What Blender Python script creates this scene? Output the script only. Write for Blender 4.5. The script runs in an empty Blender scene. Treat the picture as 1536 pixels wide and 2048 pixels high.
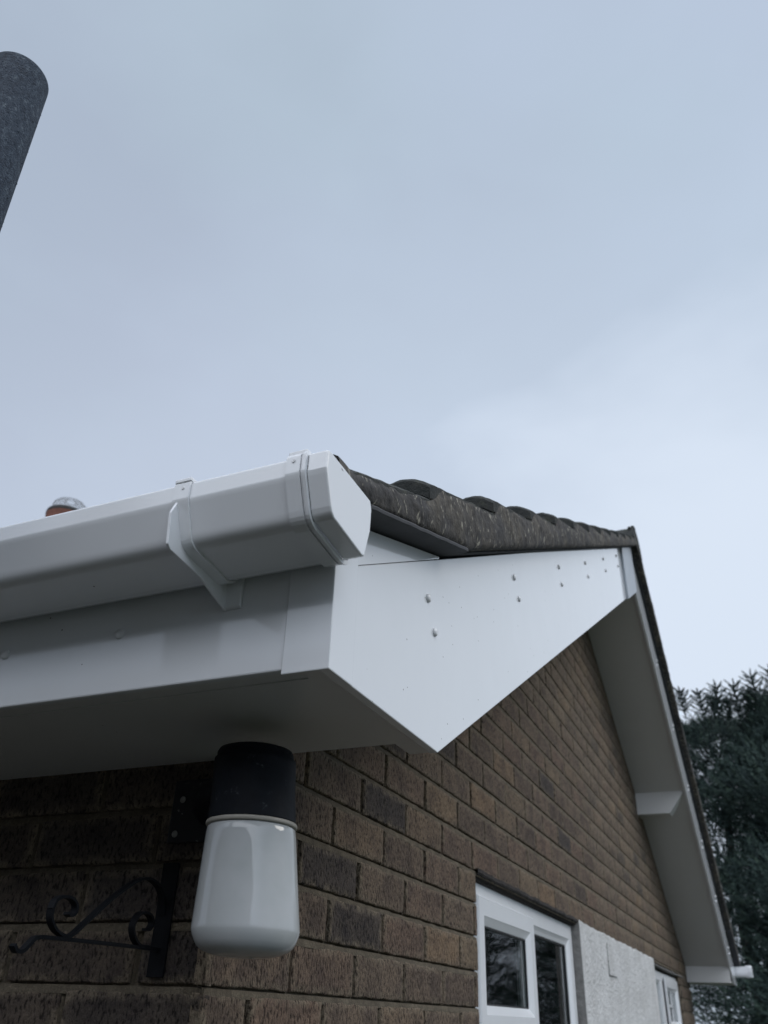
import bpy, math, random
from mathutils import Vector, Matrix, noise

# ------------------------------------------------------------------ camera, sky, sun, exposure
SC = bpy.context.scene
COL = SC.collection
cam_d = bpy.data.cameras.new("camera")
cam = bpy.data.objects.new("camera", cam_d)
COL.objects.link(cam)
RM = Matrix(((0.9186763, 0.1830439, 0.3500410), (0.3939037, -0.4908192, -0.7771335), (0.0295573, 0.8518165, -0.5230057)))
mw = RM.to_4x4()
mw.translation = Vector((0.6871968, -1.0199375, -0.0307334))
cam.matrix_world = mw
cam_d.sensor_fit = 'VERTICAL'
cam_d.sensor_height = 9.8
cam_d.sensor_width = 7.35
cam_d.lens = 9.8 * 1653.0755 / 2048.0
cam_d.clip_start = 0.02
cam_d.clip_end = 4000
cam_d.dof.use_dof = True
cam_d.dof.focus_distance = 1.12
cam_d.dof.aperture_fstop = 2.0
SC.camera = cam

SUN_EL, SUN_AZ = math.radians(38), math.radians(28)     # azimuth measured from +X towards +Y
world = bpy.data.worlds.new("World")
SC.world = world
world.use_nodes = True
wn, wl = world.node_tree.nodes, world.node_tree.links
wn.clear()
w_out = wn.new('ShaderNodeOutputWorld')
w_bg = wn.new('ShaderNodeBackground')
sky = wn.new('ShaderNodeTexSky')
sky.sky_type = 'NISHITA'
sky.sun_disc = False
sky.sun_elevation = SUN_EL
sky.sun_rotation = math.radians(90) - SUN_AZ
sky.air_density = 1.0
sky.dust_density = 4.0
sky_s = wn.new('ShaderNodeVectorMath'); sky_s.operation = 'SCALE'; sky_s.inputs['Scale'].default_value = 0.6
wl.new(sky.outputs[0], sky_s.inputs[0])
tc = wn.new('ShaderNodeTexCoord')
# broad cloud: duller to the left, a pale thinning of the cloud low on the right
def wdot(v):
    d = wn.new('ShaderNodeVectorMath'); d.operation = 'DOT_PRODUCT'
    d.inputs[1].default_value = Vector(v).normalized()
    wl.new(tc.outputs['Generated'], d.inputs[0]); return d.outputs['Value']
def wmath(op, a, b, c=None):
    m = wn.new('ShaderNodeMath'); m.operation = op
    for i, v in enumerate((a, b, c)):
        if v is None: continue
        if isinstance(v, (int, float)): m.inputs[i].default_value = v
        else: wl.new(v, m.inputs[i])
    return m.outputs[0]
def wrange(v, a, b):
    m = wn.new('ShaderNodeMapRange'); m.interpolation_type = 'SMOOTHSTEP'
    m.inputs['From Min'].default_value = a; m.inputs['From Max'].default_value = b
    wl.new(v, m.inputs['Value']); return m.outputs[0]
mp = wn.new('ShaderNodeMapping'); mp.inputs['Scale'].default_value = (1.0, 1.0, 1.8); mp.inputs['Rotation'].default_value = (0.3, 0.5, 0.2)
wl.new(tc.outputs['Generated'], mp.inputs[0])
cn = wn.new('ShaderNodeTexNoise'); cn.inputs['Scale'].default_value = 3.1; cn.inputs['Detail'].default_value = 4.0
cn.inputs['Roughness'].default_value = 0.5; cn.inputs['Distortion'].default_value = 0.15
wl.new(mp.outputs[0], cn.inputs['Vector'])
cn2 = wn.new('ShaderNodeTexNoise'); cn2.inputs['Scale'].default_value = 1.3; cn2.inputs['Detail'].default_value = 2.0
wl.new(mp.outputs[0], cn2.inputs['Vector'])
def wramp(v, stops):
    c = wn.new('ShaderNodeValToRGB'); e = c.color_ramp.elements
    e[0].position, e[0].color = stops[0][0], (*stops[0][1], 1); e[1].position, e[1].color = stops[-1][0], (*stops[-1][1], 1)
    for p, q in stops[1:-1]:
        x = e.new(p); x.color = (*q, 1)
    wl.new(v, c.inputs[0]); return c.outputs[0]
side = wmath('MULTIPLY_ADD', wdot((0.93, 0.35, 0.1)), 0.5, 0.5)
side = wmath('ADD', side, wmath('MULTIPLY_ADD', cn.outputs['Fac'], 0.44, -0.22))
base_c = wramp(side, [(0.30, (0.430, 0.500, 0.620)), (0.50, (0.475, 0.560, 0.685)), (0.72, (0.510, 0.605, 0.745)), (1.0, (0.54, 0.63, 0.79))])
tone = wramp(cn2.outputs['Fac'], [(0.35, (1.01, 1.0, 1.02)), (0.60, (0.985, 1.01, 0.99))])
mt = wn.new('ShaderNodeMix'); mt.data_type = 'RGBA'; mt.blend_type = 'MULTIPLY'; mt.inputs[0].default_value = 1.0
wl.new(base_c, mt.inputs[6]); wl.new(tone, mt.inputs[7])
spot = wrange(wmath('ADD', wdot((0.02, 0.930, 0.365)), wmath('MULTIPLY_ADD', cn.outputs['Fac'], 0.10, -0.05)), 0.885, 1.0)
low = wmath('MULTIPLY', wrange(wdot((-0.25, 0.85, -0.45)), 0.05, 0.75), 0.55)
fac = wmath('MAXIMUM', spot, low)
mb = wn.new('ShaderNodeMix'); mb.data_type = 'RGBA'; wl.new(fac, mb.inputs[0])
wl.new(mt.outputs[2], mb.inputs[6]); mb.inputs[7].default_value = (0.725, 0.815, 0.945, 1)
# overcast sky is brightest overhead, towards the back of the camera
d2 = wn.new('ShaderNodeVectorMath'); d2.operation = 'DOT_PRODUCT'
d2.inputs[1].default_value = Vector((0.12, -0.60, 0.79)).normalized()
wl.new(tc.outputs['Generated'], d2.inputs[0])
r2_ = wn.new('ShaderNodeMapRange'); r2_.interpolation_type = 'SMOOTHSTEP'
r2_.inputs['From Min'].default_value = 0.56; r2_.inputs['From Max'].default_value = 0.96
r2_.inputs['To Min'].default_value = 10.0; r2_.inputs['To Max'].default_value = 44.0
wl.new(d2.outputs['Value'], r2_.inputs['Value'])
cs = wn.new('ShaderNodeVectorMath'); cs.operation = 'SCALE'
wl.new(r2_.outputs[0], cs.inputs['Scale'])
mh = wn.new('ShaderNodeMix'); mh.data_type = 'RGBA'
wl.new(wrange(d2.outputs['Value'], 0.6, 0.96), mh.inputs[0]); wl.new(mb.outputs[2], mh.inputs[6]); mh.inputs[7].default_value = (0.565, 0.585, 0.635, 1)
wl.new(mh.outputs[2], cs.inputs[0])
mixw = wn.new('ShaderNodeMix'); mixw.data_type = 'RGBA'; mixw.inputs[0].default_value = 0.96
wl.new(sky_s.outputs[0], mixw.inputs[6]); wl.new(cs.outputs[0], mixw.inputs[7])
wl.new(mixw.outputs[2], w_bg.inputs['Color'])
w_bg.inputs['Strength'].default_value = 0.1
wl.new(w_bg.outputs[0], w_out.inputs['Surface'])

sun_d = bpy.data.lights.new("sun", 'SUN')
sun_d.energy = 0.9
sun_d.angle = math.radians(25)
sun_d.color = (1.0, 0.94, 0.87)
sun = bpy.data.objects.new("sun", sun_d)
COL.objects.link(sun)
sdir = Vector((math.cos(SUN_EL) * math.cos(SUN_AZ), math.cos(SUN_EL) * math.sin(SUN_AZ), math.sin(SUN_EL)))
sun.rotation_euler = (-sdir).to_track_quat('-Z', 'Y').to_euler()
sun.location = (6, 4, 8)

SC.view_settings.view_transform = 'Standard'
SC.view_settings.look = 'None'
SC.view_settings.exposure = 0.0
SC.view_settings.gamma = 1.0
SC.render.film_transparent = False
SC.cycles.max_bounces = 8
SC.cycles.transparent_max_bounces = 12

random.seed(7)
GZ = -1.98          # ground level

# ------------------------------------------------------------------ materials
def new_mat(name):
    m = bpy.data.materials.new(name)
    m.use_nodes = True
    n = m.node_tree.nodes
    b = n['Principled BSDF']
    return m, n, m.node_tree.links, b

def tex_noise(n, l, scale, detail=3.0, rough=0.55, vec=None, mapping=None):
    t = n.new('ShaderNodeTexNoise')
    t.inputs['Scale'].default_value = scale
    t.inputs['Detail'].default_value = detail
    t.inputs['Roughness'].default_value = rough
    if vec is None:
        tcn = n.new('ShaderNodeTexCoord'); vec = tcn.outputs['Object']
    if mapping:
        mpn = n.new('ShaderNodeMapping'); mpn.inputs['Scale'].default_value = mapping
        l.new(vec, mpn.inputs[0]); vec = mpn.outputs[0]
    l.new(vec, t.inputs['Vector'])
    return t

def ramp(n, l, src, stops):
    r = n.new('ShaderNodeValToRGB')
    e = r.color_ramp.elements
    e[0].position, e[0].color = stops[0][0], (*stops[0][1], 1)
    e[1].position, e[1].color = stops[-1][0], (*stops[-1][1], 1)
    for p, c in stops[1:-1]:
        x = e.new(p); x.color = (*c, 1)
    l.new(src, r.inputs[0])
    return r

def mix(n, l, fac, a, b, mode='MIX'):
    m = n.new('ShaderNodeMix'); m.data_type = 'RGBA'; m.blend_type = mode
    for i, v in ((0, fac), (6, a), (7, b)):
        if isinstance(v, (int, float)): m.inputs[i].default_value = v
        elif isinstance(v, tuple): m.inputs[i].default_value = (*v, 1)
        else: l.new(v, m.inputs[i])
    return m.outputs[2]

def bump(n, l, b, h, strength, dist, prev=None):
    x = n.new('ShaderNodeBump'); x.inputs['Strength'].default_value = strength; x.inputs['Distance'].default_value = dist
    l.new(h, x.inputs['Height'])
    if prev is not None: l.new(prev, x.inputs['Normal'])
    l.new(x.outputs[0], b.inputs['Normal'])
    return x.outputs[0]

def simple(name, col, rough=0.5, nscale=30, var=0.12, bs=0.0, bscale=60, bd=0.001, metal=0.0, spec=0.5):
    m, n, l, b = new_mat(name)
    t = tex_noise(n, l, nscale)
    r = ramp(n, l, t.outputs['Fac'], [(0.3, tuple(c * (1 - var) for c in col)), (0.7, tuple(min(1, c * (1 + var)) for c in col))])
    l.new(r.outputs[0], b.inputs['Base Color'])
    b.inputs['Roughness'].default_value = rough
    b.inputs['Metallic'].default_value = metal
    b.inputs['Specular IOR Level'].default_value = spec
    if bs:
        t2 = tex_noise(n, l, bscale)
        bump(n, l, b, t2.outputs['Fac'], bs, bd)
    return m

def pvc_mat(name, col, rough):
    m, n, l, b = new_mat(name)
    # faint streaks and specks of site dirt
    t = tex_noise(n, l, 6.0, 4, 0.6, mapping=(1, 1, 0.7))
    d = ramp(n, l, t.outputs['Fac'], [(0.35, tuple(c * 0.97 for c in col)), (0.7, col)])
    v = n.new('ShaderNodeTexVoronoi'); v.inputs['Scale'].default_value = 42.0
    tcn = n.new('ShaderNodeTexCoord'); l.new(tcn.outputs['Object'], v.inputs['Vector'])
    dots = ramp(n, l, v.outputs['Distance'], [(0.0, (1, 1, 1)), (0.042, (1, 1, 1)), (0.055, (0, 0, 0))])
    vs = n.new('ShaderNodeSeparateColor'); l.new(v.outputs['Color'], vs.inputs[0])
    g = n.new('ShaderNodeMath'); g.operation = 'GREATER_THAN'; g.inputs[1].default_value = 0.90
    l.new(vs.outputs[0], g.inputs[0])
    mm = n.new('ShaderNodeMath'); mm.operation = 'MULTIPLY'
    l.new(dots.outputs[0], mm.inputs[0]); l.new(g.outputs[0], mm.inputs[1])
    c = mix(n, l, mm.outputs[0], d.outputs[0], (0.16, 0.15, 0.13))
    l.new(c, b.inputs['Base Color'])
    rr = n.new('ShaderNodeMapRange'); rr.inputs['To Min'].default_value = rough * 0.95; rr.inputs['To Max'].default_value = rough * 1.15
    l.new(t.outputs['Fac'], rr.inputs['Value']); l.new(rr.outputs[0], b.inputs['Roughness'])
    w = tex_noise(n, l, 5.0, 1.5, 0.4)
    bump(n, l, b, w.outputs['Fac'], 0.12, 0.006)
    return m

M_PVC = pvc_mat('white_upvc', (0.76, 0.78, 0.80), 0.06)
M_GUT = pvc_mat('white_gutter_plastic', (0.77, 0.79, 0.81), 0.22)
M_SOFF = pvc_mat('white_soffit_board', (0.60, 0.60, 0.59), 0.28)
M_CAP = simple('fixing_cap_plastic', (0.70, 0.71, 0.72), 0.3)
M_WINF = pvc_mat('window_frame_upvc', (0.80, 0.815, 0.83), 0.2)
M_GAP = simple('dark_joint', (0.03, 0.032, 0.035), 0.8)

def brick_mat():
    m, n, l, b = new_mat('wirecut_brick')
    at = n.new('ShaderNodeAttribute'); at.attribute_name = 'tint'
    sp = n.new('ShaderNodeSeparateColor'); l.new(at.outputs['Color'], sp.inputs[0])
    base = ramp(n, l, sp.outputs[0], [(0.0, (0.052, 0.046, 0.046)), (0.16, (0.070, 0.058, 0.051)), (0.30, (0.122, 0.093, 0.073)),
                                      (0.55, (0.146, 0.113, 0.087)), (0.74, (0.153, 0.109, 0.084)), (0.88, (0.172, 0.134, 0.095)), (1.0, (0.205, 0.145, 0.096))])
    n1 = tex_noise(n, l, 16, 5, 0.6)
    dark = ramp(n, l, n1.outputs['Fac'], [(0.34, (0.62, 0.60, 0.64)), (0.62, (1.12, 1.08, 1.04))])
    c = mix(n, l, 1.0, base.outputs[0], dark.outputs[0], 'MULTIPLY')
    # mortar smeared over the arrises
    n2 = tex_noise(n, l, 38, 4, 0.6)
    ed = n.new('ShaderNodeMath'); ed.operation = 'MULTIPLY'
    l.new(sp.outputs[1], ed.inputs[0])
    r2 = ramp(n, l, n2.outputs['Fac'], [(0.34, (0, 0, 0)), (0.58, (0.95, 0.95, 0.95))])
    l.new(r2.outputs[0], ed.inputs[1])
    c = mix(n, l, ed.outputs[0], c, (0.205, 0.168, 0.124))
    # small dark pits of the dragged face
    n3 = tex_noise(n, l, 210, 2.5, 0.55, mapping=(1, 1, 0.5))
    pit = ramp(n, l, n3.outputs['Fac'], [(0.37, (0.30, 0.29, 0.29)), (0.46, (0.95, 0.95, 0.95)), (0.72, (1.18, 1.17, 1.14))])
    c = mix(n, l, 1.0, c, pit.outputs[0], 'MULTIPLY')
    n5 = tex_noise(n, l, 420, 2, 0.6)
    gr = ramp(n, l, n5.outputs['Fac'], [(0.3, (0.8, 0.8, 0.8)), (0.75, (1.28, 1.27, 1.24))])
    c = mix(n, l, 1.0, c, gr.outputs[0], 'MULTIPLY')
    l.new(c, b.inputs['Base Color'])
    b.inputs['Roughness'].default_value = 0.9
    b.inputs['Specular IOR Level'].default_value = 0.25
    p = bump(n, l, b, n3.outputs['Fac'], 1.0, 0.006)
    n4 = tex_noise(n, l, 45, 3, 0.6)
    bump(n, l, b, n4.outputs['Fac'], 0.5, 0.006, p)
    return m
M_BRICK = brick_mat()

def mortar_mat():
    m, n, l, b = new_mat('brown_mortar')
    t = tex_noise(n, l, 25, 5, 0.6)
    r = ramp(n, l, t.outputs['Fac'], [(0.3, (0.092, 0.077, 0.058)), (0.55, (0.140, 0.118, 0.087)), (0.75, (0.200, 0.168, 0.124))])
    v = tex_noise(n, l, 300, 2, 0.6)
    sp = ramp(n, l, v.outputs['Fac'], [(0.3, (0.7, 0.7, 0.7)), (0.66, (1, 1, 1)), (0.80, (1.9, 1.85, 1.7))])
    c = mix(n, l, 1.0, r.outputs[0], sp.outputs[0], 'MULTIPLY')
    l.new(c, b.inputs['Base Color'])
    b.inputs['Roughness'].default_value = 0.95
    b.inputs['Specular IOR Level'].default_value = 0.2
    bump(n, l, b, v.outputs['Fac'], 0.7, 0.003)
    return m
M_MORT = mortar_mat()

def verge_mat():
    m, n, l, b = new_mat('weathered_verge_mortar')
    t = tex_noise(n, l, 9, 6, 0.62)
    r = ramp(n, l, t.outputs['Fac'], [(0.30, (0.025, 0.026, 0.028)), (0.46, (0.050, 0.047, 0.045)), (0.60, (0.080, 0.071, 0.058)), (0.76, (0.120, 0.106, 0.080))])
    # pale runs, drawn out down the slope of the mortar
    fl = tex_noise(n, l, 120, 4, 0.55, mapping=(1, 1.0, 0.40))
    f2 = ramp(n, l, fl.outputs['Fac'], [(0.60, (0, 0, 0)), (0.67, (0.9, 0.9, 0.9))])
    c = mix(n, l, f2.outputs[0], r.outputs[0], (0.34, 0.32, 0.26))
    mo = tex_noise(n, l, 55, 4, 0.6)
    m2 = ramp(n, l, mo.outputs['Fac'], [(0.34, (0.45, 0.45, 0.45)), (0.55, (1, 1, 1))])
    c = mix(n, l, 1.0, c, m2.outputs[0], 'MULTIPLY')
    l.new(c, b.inputs['Base Color'])
    b.inputs['Roughness'].default_value = 0.95
    p = bump(n, l, b, mo.outputs['Fac'], 0.8, 0.006)
    bump(n, l, b, fl.outputs['Fac'], 0.6, 0.003, p)
    return m
M_VERGE = verge_mat()

def tile_mat():
    m, n, l, b = new_mat('mossy_concrete_tile')
    t = tex_noise(n, l, 30, 5, 0.65)
    r = ramp(n, l, t.outputs['Fac'], [(0.3, (0.016, 0.020, 0.019)), (0.52, (0.032, 0.034, 0.032)), (0.7, (0.052, 0.056, 0.040)), (0.85, (0.09, 0.10, 0.06))])
    l.new(r.outputs[0], b.inputs['Base Color'])
    b.inputs['Roughness'].default_value = 0.95
    g = tex_noise(n, l, 160, 4, 0.7)
    p = bump(n, l, b, g.outputs['Fac'], 0.8, 0.004)
    return m
M_TILE = tile_mat()
M_UNDER = simple('fibre_cement_slab', (0.050, 0.052, 0.057), 0.85, 18, 0.18, 0.3, 200, 0.001)
M_UNDEREDGE = simple('slate_edge', (0.10, 0.098, 0.095), 0.9, 60, 0.3)

def render_mat():
    m, n, l, b = new_mat('white_roughcast')
    t = tex_noise(n, l, 8, 4)
    r = ramp(n, l, t.outputs['Fac'], [(0.3, (0.54, 0.54, 0.525)), (0.7, (0.68, 0.68, 0.67))])
    l.new(r.outputs[0], b.inputs['Base Color'])
    b.inputs['Roughness'].default_value = 0.85
    g = tex_noise(n, l, 70, 4, 0.6)
    bump(n, l, b, g.outputs['Fac'], 1.0, 0.012)
    return m
M_RENDER = render_mat()
M_CEM = simple('grey_cement', (0.20, 0.195, 0.185), 0.95, 40, 0.25, 0.8, 120, 0.004)

def glass_mat():
    m, n, l, b = new_mat('window_glass')
    n.remove(b)
    out = [x for x in n if x.type == 'OUTPUT_MATERIAL'][0]
    tr = n.new('ShaderNodeBsdfTransparent'); tr.inputs[0].default_value = (0.80, 0.86, 0.84, 1)
    gl = n.new('ShaderNodeBsdfGlossy'); gl.inputs['Roughness'].default_value = 0.015
    fr = n.new('ShaderNodeFresnel'); fr.inputs['IOR'].default_value = 1.33
    mx = n.new('ShaderNodeMixShader')
    l.new(fr.outputs[0], mx.inputs[0]); l.new(tr.outputs[0], mx.inputs[1]); l.new(gl.outputs[0], mx.inputs[2])
    l.new(mx.outputs[0], out.inputs[0])
    return m
M_GLASS = glass_mat()

def opal_mat():
    m, n, l, b = new_mat('opal_glass')
    b.inputs['Base Color'].default_value = (0.66, 0.69, 0.70, 1)
    b.inputs['Roughness'].default_value = 0.045
    b.inputs['IOR'].default_value = 1.5
    b.inputs['Subsurface Weight'].default_value = 0.12
    b.inputs['Subsurface Radius'].default_value = (0.02, 0.02, 0.02)
    b.inputs['Subsurface Scale'].default_value = 0.6
    t = tex_noise(n, l, 20, 3)
    r = ramp(n, l, t.outputs['Fac'], [(0.35, (0.40, 0.42, 0.42)), (0.65, (0.44, 0.455, 0.46))])
    l.new(r.outputs[0], b.inputs['Base Color'])
    return m
M_OPAL = opal_mat()

def worn_black(name, base, worn, thr=0.64, rough=0.42, spec=0.3):
    m, n, l, b = new_mat(name)
    t = tex_noise(n, l, 70, 6, 0.7)
    r = ramp(n, l, t.outputs['Fac'], [(0.3, base), (thr, tuple(c * 1.5 for c in base)), (thr + 0.1, worn)])
    l.new(r.outputs[0], b.inputs['Base Color'])
    b.inputs['Roughness'].default_value = rough
    b.inputs['Specular IOR Level'].default_value = spec
    t2 = tex_noise(n, l, 180, 4)
    bump(n, l, b, t2.outputs['Fac'], 0.25, 0.001)
    return m
M_LAMPB = worn_black('weathered_black_plastic', (0.0045, 0.0058, 0.0085), (0.050, 0.056, 0.062), 0.61, 0.6, 0.14)
M_PLATE = worn_black('black_plate_with_paint', (0.006, 0.007, 0.010), (0.30, 0.31, 0.30), 0.64)
M_IRON = worn_black('black_wrought_iron', (0.004, 0.0045, 0.006), (0.016, 0.012, 0.010), 0.66, 0.65, 0.15)
M_RING = simple('cream_gasket', (0.33, 0.31, 0.27), 0.5)
M_SCREW = simple('screw_metal', (0.28, 0.28, 0.27), 0.4, metal=0.6)

def pole_mat():
    m, n, l, b = new_mat('weathered_steel')
    t = tex_noise(n, l, 110, 8, 0.75, mapping=(1, 1, 0.6))
    r = ramp(n, l, t.outputs['Fac'], [(0.34, (0.014, 0.024, 0.040)), (0.48, (0.030, 0.048, 0.076)), (0.58, (0.058, 0.083, 0.115)), (0.72, (0.18, 0.22, 0.25))])
    l.new(r.outputs[0], b.inputs['Base Color'])
    b.inputs['Roughness'].default_value = 0.75
    g = tex_noise(n, l, 240, 5, 0.7)
    bump(n, l, b, g.outputs['Fac'], 1.0, 0.007)
    b.inputs['Specular IOR Level'].default_value = 0.3
    return m
M_POLE = pole_mat()
M_TERRA = simple('terracotta', (0.20, 0.085, 0.060), 0.85, 30, 0.2, 0.4)
M_WIRE = simple('galvanised_wire', (0.30, 0.31, 0.32), 0.45, metal=0.7)
M_BLACKRIM = simple('sooty_rim', (0.03, 0.03, 0.03), 0.9)
M_ROT = simple('rotten_dark_packing', (0.030, 0.026, 0.024), 0.95, 60, 0.5, 1.0, 130, 0.006)
M_CURT = simple('sage_curtain', (0.34, 0.38, 0.34), 0.9, 12, 0.12)
M_ROOM = simple('dark_room', (0.10, 0.11, 0.10), 0.9)
M_GROUND = simple('grass_ground', (0.034, 0.045, 0.020), 0.95, 6, 0.35, 0.6, 40, 0.02)
M_PAVE = simple('grey_paving', (0.032, 0.031, 0.029), 0.9, 5, 0.2, 0.4, 60, 0.004)
M_FOL = None
def foliage_mat():
    m, n, l, b = new_mat('conifer_needles')
    at = n.new('ShaderNodeAttribute'); at.attribute_name = 'tint'
    sp = n.new('ShaderNodeSeparateColor'); l.new(at.outputs['Color'], sp.inputs[0])
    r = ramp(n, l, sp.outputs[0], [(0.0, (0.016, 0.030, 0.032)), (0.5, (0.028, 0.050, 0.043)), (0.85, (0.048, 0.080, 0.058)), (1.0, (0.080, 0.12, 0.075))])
    l.new(r.outputs[0], b.inputs['Base Color'])
    b.inputs['Roughness'].default_value = 0.7
    b.inputs['Specular IOR Level'].default_value = 0.3
    return m
M_FOL = foliage_mat()
M_BARK = simple('conifer_bark', (0.07, 0.055, 0.045), 0.95, 20, 0.3, 0.8, 40, 0.01)

# ------------------------------------------------------------------ mesh helpers
class MB:
    def __init__(s): s.v = []; s.f = []; s.t = []; s.sm = []
    def add(s, vs, fs, tint=None, smooth=False):
        o = len(s.v)
        s.v += [tuple(p) for p in vs]
        s.f += [tuple(i + o for i in f) for f in fs]
        s.sm += [smooth] * len(fs)
        if tint is None: s.t += [(0.5, 0, 0, 1)] * len(vs)
        elif isinstance(tint, list): s.t += tint
        else: s.t += [tint] * len(vs)
    def box(s, a, b, tint=None):
        x0, y0, z0 = a; x1, y1, z1 = b
        vs = [(x0, y0, z0), (x1, y0, z0), (x1, y1, z0), (x0, y1, z0), (x0, y0, z1), (x1, y0, z1), (x1, y1, z1), (x0, y1, z1)]
        s.add(vs, [(0, 3, 2, 1), (4, 5, 6, 7), (0, 1, 5, 4), (1, 2, 6, 5), (2, 3, 7, 6), (3, 0, 4, 7)], tint)
    def prism(s, pts, axis, a, b):
        """polygon (2-D list) extruded along axis from a to b"""
        def P(p, w):
            if axis == 0: return (w, p[0], p[1])
            if axis == 1: return (p[0], w, p[1])
            return (p[0], p[1], w)
        n = len(pts)
        vs = [P(p, a) for p in pts] + [P(p, b) for p in pts]
        fs = [tuple(range(n))[::-1], tuple(range(n, 2 * n))]
        fs += [(i, (i + 1) % n, n + (i + 1) % n, n + i) for i in range(n)]
        s.add(vs, fs)
    def grid(s, rows, tint=None, smooth=False, closed=False):
        nr, nc = len(rows), len(rows[0])
        vs = [p for r in rows for p in r]
        fs = []
        for i in range(nr - 1):
            for j in range(nc if closed else nc - 1):
                k = (j + 1) % nc
                fs.append((i * nc + j, i * nc + k, (i + 1) * nc + k, (i + 1) * nc + j))
        s.add(vs, fs, tint, smooth)
    def lathe(s, prof, c, n=64, tilt=(0, 0)):
        """prof: (r, z); c: centre (x, y, zref); tilt: dx/dz, dy/dz"""
        rows = []
        for r, z in prof:
            cx = c[0] + tilt[0] * (z - c[2]); cy = c[1] + tilt[1] * (z - c[2])
            rows.append([(cx + max(r, 1e-5) * math.cos(2 * math.pi * k / n), cy + max(r, 1e-5) * math.sin(2 * math.pi * k / n), z) for k in range(n)])
        s.grid(rows[::-1], smooth=True, closed=True)
    def tube(s, pts, r, n=8, cap=True):
        pts = [Vector(p) for p in pts]
        rows = []
        for i, p in enumerate(pts):
            d = (pts[min(i + 1, len(pts) - 1)] - pts[max(i - 1, 0)]).normalized()
            u = d.cross(Vector((0.13, 0.31, 0.94))).normalized(); w = d.cross(u)
            rr = r[i] if isinstance(r, (list, tuple)) else r
            rows.append([tuple(p + u * rr * math.cos(2 * math.pi * k / n) + w * rr * math.sin(2 * math.pi * k / n)) for k in range(n)])
        s.grid(rows, smooth=True, closed=True)
        if cap:
            o = len(s.v)
            s.add(rows[0] + rows[-1], [tuple(range(n)), tuple(range(2 * n - 1, n - 1, -1))])
    def strip(s, pts, nrm, w, t):
        """flat bar following pts (in a plane whose normal is nrm): width w along nrm, thickness t"""
        pts = [Vector(p) for p in pts]; nrm = Vector(nrm).normalized(); rows = []
        for i, p in enumerate(pts):
            d = (pts[min(i + 1, len(pts) - 1)] - pts[max(i - 1, 0)]).normalized()
            q = d.cross(nrm).normalized()
            rows.append([tuple(p + nrm * a * w / 2 + q * b * t / 2) for a, b in ((-1, -1), (1, -1), (1, 1), (-1, 1))])
        s.grid(rows, closed=True)
        s.add(rows[0] + rows[-1], [(0, 1, 2, 3), (7, 6, 5, 4)])
    def ring(s, x_sign, y0, y1, z0, z1, prof):
        """mitred rectangular frame on a +X facing wall: prof = (inset, x)"""
        rows = [[(x, y0 + i, z0 + i), (x, y1 - i, z0 + i), (x, y1 - i, z1 - i), (x, y0 + i, z1 - i)] for i, x in prof]
        s.grid(rows, closed=True)
    def build(s, name, mat, parent=None, org=(0, 0, 0), bevel=0.0, seg=2, tint=False, label=None):
        me = bpy.data.meshes.new(name)
        o = Vector(org)
        me.from_pydata([tuple(Vector(p) - o) for p in s.v], [], s.f)
        me.polygons.foreach_set('use_smooth', s.sm)
        if tint:
            ca = me.color_attributes.new('tint', 'FLOAT_COLOR', 'POINT')
            flat = [c for t in s.t for c in t]
            ca.data.foreach_set('color', flat)
        me.materials.append(mat)
        me.update()
        ob = bpy.data.objects.new(name, me)
        COL.objects.link(ob)
        if parent is not None: ob.parent = parent
        else: ob.location = o
        if bevel:
            md = ob.modifiers.new('bevel', 'BEVEL'); md.width = bevel; md.segments = seg; md.limit_method = 'ANGLE'
            md.angle_limit = math.radians(25); md.harden_normals = False
            for p in me.polygons: p.use_smooth = False
        if label: ob['label'] = label
        return ob

def empty(name, loc, label, cat, group=None):
    o = bpy.data.objects.new(name, None)
    o.empty_display_size = 0.1
    COL.objects.link(o); o.location = loc
    o['label'] = label; o['category'] = cat
    if group: o['group'] = group
    return o
def tag(o, label=None, cat=None, group=None, kind=None):
    for k, v in (('label', label), ('category', cat), ('group', group), ('kind', kind)):
        if v: o[k] = v
    return o
def nz(x, y=0.0, z=0.0): return noise.noise(Vector((x, y, z)))

# ------------------------------------------------------------------ house dimensions (metres, camera about eye level = 0)
XB = 0.304            # face of the bargeboards
XV = 0.345            # verge edge
YF = -0.298           # face of the front fascia
ZS = 0.278            # underside of the eaves box
DEP = 6.2             # depth of the gable wall
APX = DEP / 2
XL = -7.5             # left end of the house
def bot(y): return 0.259 + 0.541 * y            # lower edge of the bargeboard
def top(y): return 0.555 + 0.536 * y            # upper edge of the bargeboard
def zund_far(y): return 0.565 + 0.528 * y
def zund(y): return 0.603 + 0.363 * (y - 0.072) if y < 0.072 else 0.565 + 0.528 * y     # top of the undercloak
def crest(y): return 0.680 + 0.513 * y
TAILS = [-0.350, -0.105, 0.225, 0.525, 0.805, 1.085, 1.375, 1.665, 1.955, 2.245, 2.535, 2.825, 3.1]
FAR = False
def crest_y(y, i):
    a, b = TAILS[i], TAILS[i + 1]
    t = (y - a) / (b - a)
    if i == 0 and not FAR: return 0.502 + (0.609 - 0.502) * t
    return crest(y) + 0.010 - 0.030 * t

HO = Vector((-3.6, APX, GZ))
house = empty('bungalow', HO, 'brown brick bungalow with white plastic fascia and bargeboards under a mossy tiled gable roof', 'house')
def part(mb, name, mat, parent=None, **k):
    return mb.build(name, mat, parent or house, HO, **k)

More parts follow.
